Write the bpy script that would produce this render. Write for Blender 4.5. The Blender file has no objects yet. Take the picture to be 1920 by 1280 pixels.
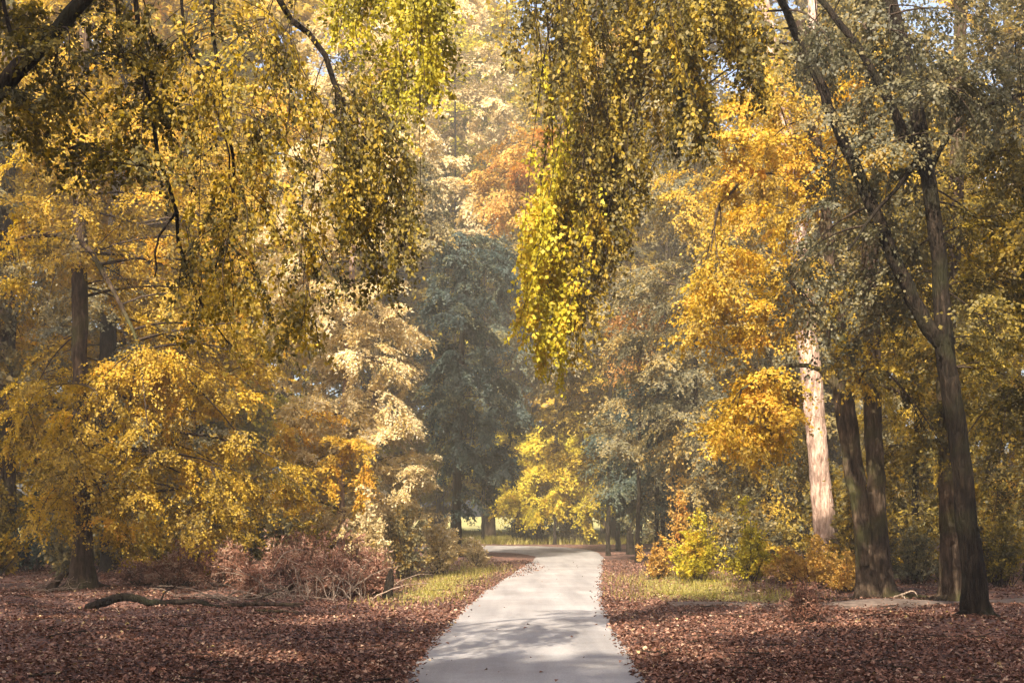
import bpy, math
import numpy as np
rng = np.random.default_rng(7)
SC = bpy.context.scene
COL = SC.collection

# ------------------------------------------------------------------ camera, sky, sun, exposure
F, CAMH, HOR = 2667.0, 1.9, 960.0            # focal length in photo pixels, eye height, horizon row
cam = bpy.data.cameras.new('camera'); cam_o = bpy.data.objects.new('camera', cam); COL.objects.link(cam_o)
cam_o.location = (0, 0, CAMH); cam_o.rotation_euler = (math.radians(90), 0, 0)
cam.sensor_width = 36; cam.lens = 36 * F / 1920; cam.shift_y = (HOR - 640) / 1920
cam.clip_start = 0.1; cam.clip_end = 3000
SC.camera = cam_o
SUN_AZ, SUN_EL = math.radians(-162), math.radians(40)     # azimuth from the view direction (+Y), minus = to the left
w = bpy.data.worlds.new('World'); SC.world = w; w.use_nodes = True
nt = w.node_tree; bg = nt.nodes['Background']
sky = nt.nodes.new('ShaderNodeTexSky'); sky.sky_type = 'NISHITA'; sky.sun_disc = False
sky.sun_elevation = SUN_EL; sky.sun_rotation = SUN_AZ; sky.dust_density = 5.0; sky.air_density = 0.8; sky.ozone_density = 0.4
nt.links.new(sky.outputs[0], bg.inputs[0]); bg.inputs[1].default_value = 0.15
sl = bpy.data.lights.new('sun', 'SUN'); so = bpy.data.objects.new('sun', sl); COL.objects.link(so)
sl.energy = 5.0; sl.angle = math.radians(0.6); sl.color = (1.0, 0.89, 0.72)
so.rotation_euler = (math.radians(90) - SUN_EL, 0, math.pi - SUN_AZ)  # z-rotation turns the lamp from the south round to the sun's azimuth
so.location = (-20, 40, 60)
vs = SC.view_settings
vs.view_transform = 'Standard'; vs.look = 'None'; vs.gamma = 1.0; vs.use_curve_mapping = False
vs.exposure = 1.48
cy = SC.cycles
cy.max_bounces = 4; cy.diffuse_bounces = 3; cy.glossy_bounces = 1; cy.transmission_bounces = 3; cy.volume_bounces = 0
cy.use_denoising = True; cy.caustics_reflective = False; cy.caustics_refractive = False
cy.sample_clamp_indirect = 4.0; cy.use_adaptive_sampling = True; cy.adaptive_threshold = 0.012; cy.adaptive_min_samples = 40

# ------------------------------------------------------------------ helpers
def nrm(v): return v / np.maximum(np.linalg.norm(v, axis=-1, keepdims=True), 1e-9)
def road_x(y):   # x of the right edge of the lane at distance y (the lane is 2.7 wide, bends left at its end)
    return np.interp(y, [-40, 0, 16, 21, 25.3, 29, 34, 38, 46.5, 53, 61, 67], [1.3, 1.35, 1.51, 1.57, 1.70, 1.83, 2.09, 2.36, 2.93, 3.36, 3.87, 4.0])
def gz(x, y):    # terrain height
    x = np.asarray(x, float); y = np.asarray(y, float)
    off = np.maximum(np.abs(x - (road_x(y) - 1.35)) - 2.4, 0)
    k = np.clip(off / 5, 0, 1)
    return k * (0.10 * np.sin(x * .55 + 1.3) * np.cos(y * .43) + 0.05 * np.sin(x * 1.7 + y * .9)
                + 0.04 * np.cos(y * 1.9 - x * .8) + 0.06)
def at(px, py, d): return np.array([(px - 960) / F * d, d, CAMH + (HOR - py) / F * d])
def gpt(px, d):
    x = (px - 960) / F * d
    return np.array([x, d, float(gz(x, d))])

def mesh(name, V, faces, mat, smooth=False, hue=None, fsize=None):
    """faces: (n,k) index array"""
    me = bpy.data.meshes.new(name)
    V = np.asarray(V, np.float32); faces = np.asarray(faces, np.int32); n, k = faces.shape
    me.vertices.add(len(V)); me.vertices.foreach_set('co', V.ravel())
    me.loops.add(n * k); me.loops.foreach_set('vertex_index', faces.ravel())
    me.polygons.add(n); me.polygons.foreach_set('loop_start', np.arange(0, n * k, k, dtype=np.int32))
    if smooth: me.polygons.foreach_set('use_smooth', np.ones(n, bool))
    me.update(calc_edges=True)
    if hue is not None:
        a = me.attributes.new('hue', 'FLOAT', 'FACE'); a.data.foreach_set('value', np.asarray(hue, np.float32))
    me.materials.append(mat)
    return me
def link(name, me, parent=None, loc=(0, 0, 0), label=None, cat=None, group=None, kind=None):
    o = bpy.data.objects.new(name, me); COL.objects.link(o); o.location = loc
    if parent is not None: o.parent = parent
    if label: o['label'] = label
    if cat: o['category'] = cat
    if group: o['group'] = group
    if kind: o['kind'] = kind
    return o
class Wood:
    """collects tapered tubes"""
    def __init__(s): s.V = []; s.Fq = []; s.n = 0
    def tube(s, P, R, seg=8, rough=0.0, flare=0.0, seed=0, close=True):
        P = np.asarray(P, float); R = np.asarray(R, float); m = len(P)
        T = nrm(np.gradient(P, axis=0))
        ref = np.array([1.0, 0.13, 0.07]) if abs(T[0][0]) < .8 else np.array([0, 1.0, .1])
        A = nrm(ref - (T @ ref)[:, None] * T); B = np.cross(T, A)
        th = np.linspace(0, 2 * np.pi, seg, endpoint=False)[None, :]
        rr = np.repeat(R[:, None], seg, 1)
        if rough:
            h = np.cumsum(np.r_[0, np.linalg.norm(np.diff(P, axis=0), axis=1)])[:, None]
            q = np.random.default_rng(seed); ph = q.uniform(0, 6.28, 8)
            rr = rr * (1 + rough * (np.sin(2 * th + ph[0] + h * .8) + .7 * np.sin(3 * th + ph[1] - h * .6)
                     + .5 * np.sin(5 * th + ph[2] + h * 1.7) + .6 * np.sin(h * 2.3 + ph[3]) * np.cos(th + ph[4])) * .5)
            if flare:
                nb = q.integers(4, 7)
                f = np.exp(-h / (R[0] * 1.3)) * flare
                rr = rr * (1 + f * (0.55 + 0.75 * np.clip(np.sin(nb * th + ph[5]) * .6 + np.sin((nb - 2) * th + ph[6]) * .6, -.3, 1.2)))
        ring = P[:, None, :] + A[:, None, :] * (np.cos(th) * rr)[..., None] + B[:, None, :] * (np.sin(th) * rr)[..., None]
        b = s.n
        s.V.append(ring.reshape(-1, 3)); s.n += m * seg
        i = np.arange(m - 1)[:, None] * seg; j = np.arange(seg)[None, :]; j2 = (j + 1) % seg
        s.Fq.append(np.stack([i + j, i + j2, i + seg + j2, i + seg + j], -1).reshape(-1, 4) + b)
    def obj(s, name, mat, parent, off, **k):
        me = mesh(name, np.concatenate(s.V) - off, np.concatenate(s.Fq), mat, smooth=True)
        return link(name, me, parent, **k)
def spline(P, n):
    P = np.asarray(P, float); m = len(P)
    if m == 2: return P[0] + (P[1] - P[0]) * np.linspace(0, 1, n)[:, None]
    t = np.linspace(0, m - 1, n); i = np.clip(t.astype(int), 0, m - 2); f = (t - i)[:, None]
    Q = np.vstack([2 * P[0] - P[1], P, 2 * P[-1] - P[-2]])
    a, b, c, d = Q[i], Q[i + 1], Q[i + 2], Q[i + 3]
    return .5 * (2 * b + (c - a) * f + (2 * a - 5 * b + 4 * c - d) * f ** 2 + (3 * b - a - 3 * c + d) * f ** 3)

def leaf_geo(P, D, N, L, wr=0.36, fold=0.12, tri=False):
    D = nrm(D); S = nrm(np.cross(N, D)); N = np.cross(D, S); L = L[:, None]
    W = wr * L
    if tri:      # far leaves, a pixel or two across
        V = np.stack([P + S * W, P - S * W, P + D * L], 1).reshape(-1, 3)
        return V, np.arange(len(P) * 3).reshape(-1, 3)
    l = P + D * .42 * L + S * W + N * fold * L; r = P + D * .42 * L - S * W + N * fold * L
    tip = P + D * L - N * .12 * L
    V = np.stack([P, r, tip, l], 1).reshape(-1, 3)
    Fc = np.arange(len(P) * 4).reshape(-1, 4)
    return V, Fc
def bez(S, C, E, t):
    return S * (1 - t) ** 2 + C * 2 * t * (1 - t) + E * t ** 2
def sprays(S, E, nleaf, leaf, arch=.22, fol=2.6, twig=.7, lpt=14, droop=.25, tilt=.55, hue=(.5, .2, .12, .12), tipgold=.12, wr=.36, upb=1.0, tri=False, Ctl=None):
    """boughs S->E carrying flat sprays of leaves: returns leaf verts, faces, hue and the bough curves"""
    n = len(S); ln = np.linalg.norm(E - S, axis=1)
    C = (S + E) / 2 + rng.normal(0, .06, (n, 3)) * ln[:, None]; C[:, 2] += arch * ln
    if Ctl is not None: C = Ctl
    ntw = max(1, nleaf // lpt)
    b = rng.integers(0, n, ntw)
    t0 = np.clip(1 - fol / np.maximum(ln, .1), .12, .8)[b]
    t = (t0 + (1 - t0) * rng.uniform(0, 1, ntw) ** .8)[:, None]
    O = bez(S[b], C[b], E[b], t)
    T = nrm(2 * (1 - t) * (C[b] - S[b]) + 2 * t * (E[b] - C[b]))
    U = np.array([0, 0, 1.0]) + rng.normal(0, .35, (n, 3)); U = U[b]
    lat = nrm(np.cross(T, U) + 1e-4)
    sd = np.sign(rng.uniform(-1, 1, ntw))[:, None]
    td = nrm(lat * sd * rng.uniform(.4, 1, (ntw, 1)) + T * rng.uniform(.2, 1, (ntw, 1)) + np.array([0, 0, -droop]) + rng.normal(0, .15, (ntw, 3)))
    tl = twig * rng.uniform(.4, 1.2, ntw) * (1.1 - .55 * (t[:, 0] - t0) / (1 - t0 + 1e-6))
    k = np.repeat(np.arange(ntw), lpt); m = len(k)
    s = rng.uniform(.05, 1.05, m)
    P = O[k] + td[k] * (tl[k] * s)[:, None]
    P[:, 2] -= droop * (s ** 2) * tl[k] * .5
    P += rng.normal(0, leaf * .35, (m, 3))
    up = nrm(np.cross(td, lat * sd)); up *= np.where(up[:, 2:] < 0, -1, 1)
    N = nrm(up[k] * upb + rng.normal(0, tilt, (m, 3)))
    D = td[k] * .8 + np.cross(up[k], td[k]) * (np.where(np.arange(m) % 2, 1, -1) * .7)[:, None] + rng.normal(0, .3, (m, 3)); D[:, 2] -= .25
    L = leaf * rng.uniform(.7, 1.25, m)
    V, Fc = leaf_geo(P, D, N, L, wr, tri=tri)
    hb = rng.normal(0, hue[1], n)[b]; ht = rng.normal(0, hue[2], ntw)
    h = hue[0] + hb[k] + ht[k] + rng.normal(0, hue[3], m) + tipgold * (s - .5)
    return V, Fc, np.clip(h, 0.01, .99), (S, C, E)

class Leaves:
    def __init__(s): s.V = []; s.F = []; s.H = []; s.n = 0
    def add(s, V, Fc, h):
        s.V.append(V); s.F.append(Fc + s.n); s.H.append(h); s.n += len(V)
    def obj(s, name, mat, parent, off, **k):
        me = mesh(name, np.concatenate(s.V) - off, np.concatenate(s.F), mat, hue=np.concatenate(s.H))
        return link(name, me, parent, **k)
def in_poly(poly, n):
    poly = np.asarray(poly, float); lo, hi = poly.min(0), poly.max(0); out = []; c = 0
    while c < n:
        p = rng.uniform(lo, hi, (n * 3 + 10, 2)); ins = np.zeros(len(p), bool); j = len(poly) - 1
        for i in range(len(poly)):
            a, b = poly[i], poly[j]
            ins ^= ((a[1] > p[:, 1]) != (b[1] > p[:, 1])) & (p[:, 0] < (b[0] - a[0]) * (p[:, 1] - a[1]) / (b[1] - a[1] + 1e-9) + a[0]); j = i
        p = p[ins]; out.append(p); c += len(p)
    return np.concatenate(out)[:n]

# ------------------------------------------------------------------ materials
def new_mat(name):
    m = bpy.data.materials.new(name); m.use_nodes = True; t = m.node_tree; t.nodes.clear()
    out = t.nodes.new('ShaderNodeOutputMaterial'); return m, t, out
def ramp(t, stops, interp='LINEAR'):
    r = t.nodes.new('ShaderNodeValToRGB'); cr = r.color_ramp; cr.interpolation = interp
    while len(cr.elements) < len(stops): cr.elements.new(.5)
    for e, (p, c) in zip(cr.elements, stops): e.position = p; e.color = (*c, 1)
    return r
def leaf_mat(name, cols, trans=.45, gloss=.025, rough=.6):
    m, t, out = new_mat(name); N = t.nodes; K = t.links.new
    a = N.new('ShaderNodeAttribute'); a.attribute_name = 'hue'
    r = ramp(t, [(i / (len(cols) - 1), c) for i, c in enumerate(cols)]); K(a.outputs['Fac'], r.inputs[0])
    d = N.new('ShaderNodeBsdfDiffuse'); tr = N.new('ShaderNodeBsdfTranslucent'); g = N.new('ShaderNodeBsdfGlossy'); g.inputs['Roughness'].default_value = rough
    hs = N.new('ShaderNodeHueSaturation'); hs.inputs['Saturation'].default_value = 1.12; hs.inputs['Value'].default_value = 1.15
    K(r.outputs[0], d.inputs[0]); K(r.outputs[0], hs.inputs['Color']); K(hs.outputs[0], tr.inputs[0])
    m1 = N.new('ShaderNodeMixShader'); m1.inputs[0].default_value = trans; K(d.outputs[0], m1.inputs[1]); K(tr.outputs[0], m1.inputs[2])
    m2 = N.new('ShaderNodeMixShader'); m2.inputs[0].default_value = gloss; K(m1.outputs[0], m2.inputs[1]); K(g.outputs[0], m2.inputs[2])
    K(m2.outputs[0], out.inputs[0]); return m
def bark_mat(name, c0, c1, c2, scale=6, moss=None):
    m, t, out = new_mat(name); N = t.nodes; K = t.links.new
    tc = N.new('ShaderNodeTexCoord'); mp = N.new('ShaderNodeMapping'); mp.inputs['Scale'].default_value = (scale, scale, scale * .22); K(tc.outputs['Object'], mp.inputs[0])
    n1 = N.new('ShaderNodeTexNoise'); n1.inputs['Scale'].default_value = 2.2; n1.inputs['Detail'].default_value = 8; n1.inputs['Roughness'].default_value = .65; K(mp.outputs[0], n1.inputs[0])
    v = N.new('ShaderNodeTexVoronoi'); v.feature = 'DISTANCE_TO_EDGE'; v.inputs['Scale'].default_value = 3.0; K(mp.outputs[0], v.inputs[0])
    r = ramp(t, [(.36, c0), (.5, c1), (.64, c2)]); K(n1.outputs[0], r.inputs[0])
    n5 = N.new('ShaderNodeTexNoise'); n5.inputs['Scale'].default_value = .9; n5.inputs['Detail'].default_value = 6; K(tc.outputs['Object'], n5.inputs[0])
    r5 = ramp(t, [(.35, (.5, .48, .46)), (.65, (1.35, 1.3, 1.22))]); K(n5.outputs[0], r5.inputs[0])
    m5 = N.new('ShaderNodeMixRGB'); m5.blend_type = 'MULTIPLY'; m5.inputs[0].default_value = 1; K(r.outputs[0], m5.inputs[1]); K(r5.outputs[0], m5.inputs[2])
    col = m5.outputs[0]
    if moss:
        n2 = N.new('ShaderNodeTexNoise'); n2.inputs['Scale'].default_value = 1.3; n2.inputs['Detail'].default_value = 4; K(tc.outputs['Object'], n2.inputs[0])
        mr = N.new('ShaderNodeMapRange'); mr.inputs[1].default_value = .5; mr.inputs[2].default_value = .68; K(n2.outputs[0], mr.inputs[0])
        mx = N.new('ShaderNodeMixRGB'); mx.inputs[2].default_value = (*moss, 1); K(mr.outputs[0], mx.inputs[0]); K(col, mx.inputs[1]); col = mx.outputs[0]
    b = N.new('ShaderNodeBsdfPrincipled'); b.inputs['Roughness'].default_value = .9; b.inputs['Specular IOR Level'].default_value = .12; K(col, b.inputs['Base Color'])
    ad = N.new('ShaderNodeMath'); ad.operation = 'MULTIPLY_ADD'; K(v.outputs[0], ad.inputs[0]); ad.inputs[1].default_value = .6; K(n1.outputs[0], ad.inputs[2])
    bp = N.new('ShaderNodeBump'); bp.inputs['Strength'].default_value = 1.0; bp.inputs['Distance'].default_value = .07; K(ad.outputs[0], bp.inputs['Height']); K(bp.outputs[0], b.inputs['Normal'])
    K(b.outputs[0], out.inputs[0]); return m

M = {}
M['gold'] = leaf_mat('leaf_gold', [(.11, .082, .018), (.24, .165, .024), (.44, .29, .03), (.58, .385, .035), (.6, .31, .025)])
M['olive'] = leaf_mat('leaf_olive_gold', [(.05, .042, .014), (.105, .084, .02), (.2, .15, .026), (.39, .27, .03), (.56, .36, .03)], trans=.4)
M['pale'] = leaf_mat('leaf_pale_gold', [(.36, .26, .11), (.52, .41, .2), (.66, .55, .34), (.64, .46, .13), (.72, .66, .5)], gloss=.03)
M['blue'] = leaf_mat('leaf_blue_green', [(.014, .028, .024), (.028, .048, .04), (.046, .07, .054), (.1, .115, .065), (.22, .18, .05)], trans=.35, gloss=.03)
M['orange'] = leaf_mat('leaf_orange', [(.2, .12, .03), (.38, .22, .05), (.52, .31, .07), (.58, .38, .09), (.52, .2, .03)])
M['lime'] = leaf_mat('leaf_lime_gold', [(.13, .11, .012), (.26, .22, .015), (.46, .38, .02), (.58, .46, .03), (.52, .32, .02)], trans=.4)
M['grey'] = leaf_mat('leaf_grey_olive', [(.07, .068, .038), (.12, .112, .058), (.19, .165, .08), (.3, .23, .08), (.45, .28, .04)], gloss=.035)
M['rust'] = leaf_mat('leaf_rust', [(.12, .06, .03), (.22, .1, .03), (.36, .16, .03), (.44, .22, .05), (.5, .32, .08)])
M['bracken'] = leaf_mat('bracken_dead', [(.06, .032, .024), (.15, .066, .045), (.26, .12, .075), (.38, .21, .14), (.54, .4, .29)], trans=.3)
M['litter'] = leaf_mat('leaf_litter', [(.05, .022, .015), (.115, .05, .029), (.2, .088, .056), (.29, .15, .1), (.46, .32, .22), (.5, .36, .1)], trans=.12, gloss=.03)
M['grass'] = leaf_mat('grass_blade', [(.12, .11, .02), (.22, .2, .035), (.32, .27, .05), (.42, .34, .1), (.5, .42, .2)], trans=.4)
M['bark'] = bark_mat('bark_beech', (.024, .016, .011), (.06, .041, .028), (.125, .088, .062), 6, (.07, .065, .025))
M['barkdark'] = bark_mat('bark_dark', (.008, .006, .0045), (.018, .0135, .01), (.04, .029, .021), 7, (.022, .021, .01))
M['barkpale'] = bark_mat('bark_pale', (.16, .105, .082), (.34, .24, .195), (.52, .4, .34), 5)
M['twig'] = bark_mat('twig', (.03, .02, .015), (.06, .042, .03), (.1, .075, .055), 12)
M['twigpale'] = bark_mat('twig_pale', (.16, .12, .09), (.3, .23, .18), (.42, .34, .28), 12)

# ------------------------------------------------------------------ the setting: ground, lane, path, meadow
def ground_material():
    m, t, out = new_mat('ground_litter'); N = t.nodes; K = t.links.new
    tc = N.new('ShaderNodeTexCoord')
    def noise(s, d=6, r=.6):
        n = N.new('ShaderNodeTexNoise'); n.inputs['Scale'].default_value = s; n.inputs['Detail'].default_value = d; n.inputs['Roughness'].default_value = r; K(tc.outputs['Object'], n.inputs[0]); return n
    vo = N.new('ShaderNodeTexVoronoi'); vo.inputs['Scale'].default_value = 13; K(tc.outputs['Object'], vo.inputs[0])
    sp = N.new('ShaderNodeSeparateColor'); K(vo.outputs['Color'], sp.inputs[0])
    r1 = ramp(t, [(0, (.03, .016, .014)), (.35, (.075, .035, .026)), (.65, (.14, .065, .045)), (.9, (.24, .13, .085)), (1, (.34, .22, .16))]); K(sp.outputs[0], r1.inputs[0])
    n2 = noise(.35, 5); r2 = ramp(t, [(.35, (.55, .5, .5)), (.65, (1.2, 1.1, 1.05))]); K(n2.outputs[0], r2.inputs[0])
    mu = N.new('ShaderNodeMixRGB'); mu.blend_type = 'MULTIPLY'; mu.inputs[0].default_value = 1; K(r1.outputs[0], mu.inputs[1]); K(r2.outputs[0], mu.inputs[2])
    g = N.new('ShaderNodeAttribute'); g.attribute_name = 'grassy'
    n3 = noise(6, 6); r3 = ramp(t, [(.3, (.13, .12, .03)), (.55, (.3, .26, .07)), (.75, (.42, .36, .14))]); K(n3.outputs[0], r3.inputs[0])
    n4 = noise(1.6, 5); ad = N.new('ShaderNodeMath'); ad.operation = 'ADD'; K(g.outputs['Fac'], ad.inputs[0]); K(n4.outputs[0], ad.inputs[1])
    mr = N.new('ShaderNodeMapRange'); mr.inputs[1].default_value = 1.0; mr.inputs[2].default_value = 1.4; K(ad.outputs[0], mr.inputs[0])
    mx = N.new('ShaderNodeMixRGB'); K(mr.outputs[0], mx.inputs[0]); K(mu.outputs[0], mx.inputs[1]); K(r3.outputs[0], mx.inputs[2])
    b = N.new('ShaderNodeBsdfPrincipled'); b.inputs['Roughness'].default_value = .9; K(mx.outputs[0], b.inputs['Base Color'])
    bp = N.new('ShaderNodeBump'); bp.inputs['Strength'].default_value = .8; bp.inputs['Distance'].default_value = .03; K(vo.outputs['Distance'], bp.inputs['Height']); K(bp.outputs[0], b.inputs['Normal'])
    K(b.outputs[0], out.inputs[0]); return m
def verge_grass(x, y):   # 0..1: where grass grows instead of litter
    rx = road_x(y)
    l = np.exp(-((x - (rx - 2.7 - 1.4)) / .9) ** 2) * np.clip((y - 27) / 5, 0, 1) * np.clip((52 - y) / 6, 0, 1)
    r = np.exp(-((x - (rx + 2.2)) / 1.6) ** 2) * np.clip((y - 29.5) / 2, 0, 1) * np.clip((46 - y) / 6, 0, 1)
    r2 = (np.exp(-((y - 31.5) / 1.3) ** 2)) * np.clip((x - 3) / 1, 0, 1) * np.clip((7.2 - x) / 1.2, 0, 1)
    return np.clip(np.maximum(np.maximum(l, r), r2), 0, 1) + (y > 84) * 1.0
def build_ground():
    u = np.linspace(-1, 1, 181); X = np.sinh(u * 3.6) / np.sinh(3.6) * 420
    v = np.linspace(0, 1, 261); Y = -60 + 85 * v * 1.6 + 480 * v ** 4
    XX, YY = np.meshgrid(X, Y); Z = gz(XX, YY)
    V = np.stack([XX, YY, Z], -1).reshape(-1, 3); nx, ny = len(X), len(Y)
    i = np.arange(ny - 1)[:, None] * nx + np.arange(nx - 1)[None, :]
    Fc = np.stack([i, i + 1, i + nx + 1, i + nx], -1).reshape(-1, 4)
    me = mesh('ground', V, Fc, ground_material(), smooth=True)
    a = me.attributes.new('grassy', 'FLOAT', 'POINT'); a.data.foreach_set('value', verge_grass(V[:, 0], V[:, 1]).astype(np.float32))
    link('ground', me, kind='structure', label='brown leaf-strewn forest floor on both sides of the lane', cat='ground')
build_ground()

def asphalt():
    m, t, out = new_mat('asphalt'); N = t.nodes; K = t.links.new
    tc = N.new('ShaderNodeTexCoord')
    n1 = N.new('ShaderNodeTexNoise'); n1.inputs['Scale'].default_value = 45; n1.inputs['Detail'].default_value = 5; K(tc.outputs['Object'], n1.inputs[0])
    mp = N.new('ShaderNodeMapping'); mp.inputs['Scale'].default_value = (1.6, .12, 1); K(tc.outputs['Object'], mp.inputs[0])
    n2 = N.new('ShaderNodeTexNoise'); n2.inputs['Scale'].default_value = 1.4; n2.inputs['Detail'].default_value = 6; K(mp.outputs[0], n2.inputs[0])
    n3 = N.new('ShaderNodeTexNoise'); n3.inputs['Scale'].default_value = .5; n3.inputs['Detail'].default_value = 8; n3.inputs['Roughness'].default_value = .7; K(tc.outputs['Object'], n3.inputs[0])
    r1 = ramp(t, [(.3, (.225, .217, .214)), (.7, (.36, .35, .346))]); K(n1.outputs[0], r1.inputs[0])
    r2 = ramp(t, [(.3, (.72, .71, .71)), (.7, (1.2, 1.17, 1.14))]); K(n2.outputs[0], r2.inputs[0])
    r3 = ramp(t, [(.35, (.78, .75, .73)), (.65, (1.12, 1.12, 1.13))]); K(n3.outputs[0], r3.inputs[0])
    a = N.new('ShaderNodeMixRGB'); a.blend_type = 'MULTIPLY'; a.inputs[0].default_value = 1; K(r1.outputs[0], a.inputs[1]); K(r2.outputs[0], a.inputs[2])
    b2 = N.new('ShaderNodeMixRGB'); b2.blend_type = 'MULTIPLY'; b2.inputs[0].default_value = 1; K(a.outputs[0], b2.inputs[1]); K(r3.outputs[0], b2.inputs[2])
    b = N.new('ShaderNodeBsdfPrincipled'); b.inputs['Roughness'].default_value = .62; K(b2.outputs[0], b.inputs['Base Color'])
    bp = N.new('ShaderNodeBump'); bp.inputs['Strength'].default_value = .35; bp.inputs['Distance'].default_value = .01; K(n1.outputs[0], bp.inputs['Height']); K(bp.outputs[0], b.inputs['Normal'])
    K(b.outputs[0], out.inputs[0]); return m
def build_road():
    # right / outer edge and left / inner edge, straight part then the bend to the left
    R = [(road_x(y) + .04, y) for y in np.arange(-40, 68, 1.0)] + [(4.0, 70), (3.7, 73.5), (2.9, 77), (1.4, 79.6), (-1.0, 81.3), (-5, 82), (-12, 82.3), (-30, 82.6)]
    L = [(road_x(y) - 2.76, y) for y in np.arange(-40, 60, 1.0)] + [(.95, 61.5), (.75, 63.5), (.35, 65.5), (-.3, 67.2), (-1.3, 68.6), (-3, 70), (-6, 71.6), (-12, 73.5), (-30, 76)]
    n = 420
    def resample(P):
        P = np.array(P); s = np.r_[0, np.cumsum(np.linalg.norm(np.diff(P, axis=0), axis=1))]
        q = np.linspace(0, s[-1], n); return np.stack([np.interp(q, s, P[:, 0]), np.interp(q, s, P[:, 1])], 1)
    R, L = resample(R), resample(L)
    wob = lambda ph: .03 * np.sin(np.arange(n) * .35 + ph) + .015 * np.sin(np.arange(n) * 1.3 + ph * 2) + rng.normal(0, .008, n)
    R[:, 0] += wob(0); L[:, 0] += wob(2)
    f = np.array([0, .006, .03, .15, .35, .5, .65, .85, .97, .994, 1])[None, :, None]; k = f.shape[1]
    G = L[:, None, :] * (1 - f) + R[:, None, :] * f
    z = .012 + .03 * np.sin(np.pi * f[..., 0]) + np.zeros((n, 1)); z[:, 0] = -.02; z[:, -1] = -.02
    z[:, 1] = .008; z[:, -2] = .008
    V = np.concatenate([G, z[..., None]], -1).reshape(-1, 3)
    i = np.arange(n - 1)[:, None] * k + np.arange(k - 1)[None, :]
    Fc = np.stack([i, i + 1, i + k + 1, i + k], -1).reshape(-1, 4)
    link('road', mesh('road', V, Fc, asphalt(), smooth=True), kind='structure', label='narrow grey asphalt lane bending left among the trees', cat='road')
build_road()
def build_path():
    m, t, out = new_mat('path_earth'); N = t.nodes; K = t.links.new
    tc = N.new('ShaderNodeTexCoord'); n = N.new('ShaderNodeTexNoise'); n.inputs['Scale'].default_value = 5; n.inputs['Detail'].default_value = 8; K(tc.outputs['Object'], n.inputs[0])
    r = ramp(t, [(.3, (.06, .04, .03)), (.55, (.12, .085, .066)), (.75, (.2, .15, .12))]); K(n.outputs[0], r.inputs[0])
    b = N.new('ShaderNodeBsdfPrincipled'); b.inputs['Roughness'].default_value = .9; K(r.outputs[0], b.inputs['Base Color']); K(b.outputs[0], out.inputs[0])
    xs = np.linspace(3.2, 40, 120); c = 28.9 + .25 * np.sin(xs * .3); hw = .55 + .08 * np.sin(xs * 1.7) + rng.normal(0, .03, 120)
    rows = [(-1.15, -.03), (-1, .03), (-.4, .045), (.4, .05), (1, .035), (1.15, -.03)]
    V = []
    for a, z in rows: yy = c + a * hw; V.append(np.stack([xs, yy, gz(xs, yy) + z], 1))
    V = np.stack(V, 1).reshape(-1, 3); k = len(rows); i = np.arange(119)[:, None] * k + np.arange(k - 1)[None, :]
    link('path', mesh('path', V, np.stack([i, i + k, i + k + 1, i + 1], -1).reshape(-1, 4), m, smooth=True), kind='structure', label='thin earth track crossing the litter to the right of the lane', cat='path')
build_path()

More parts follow.
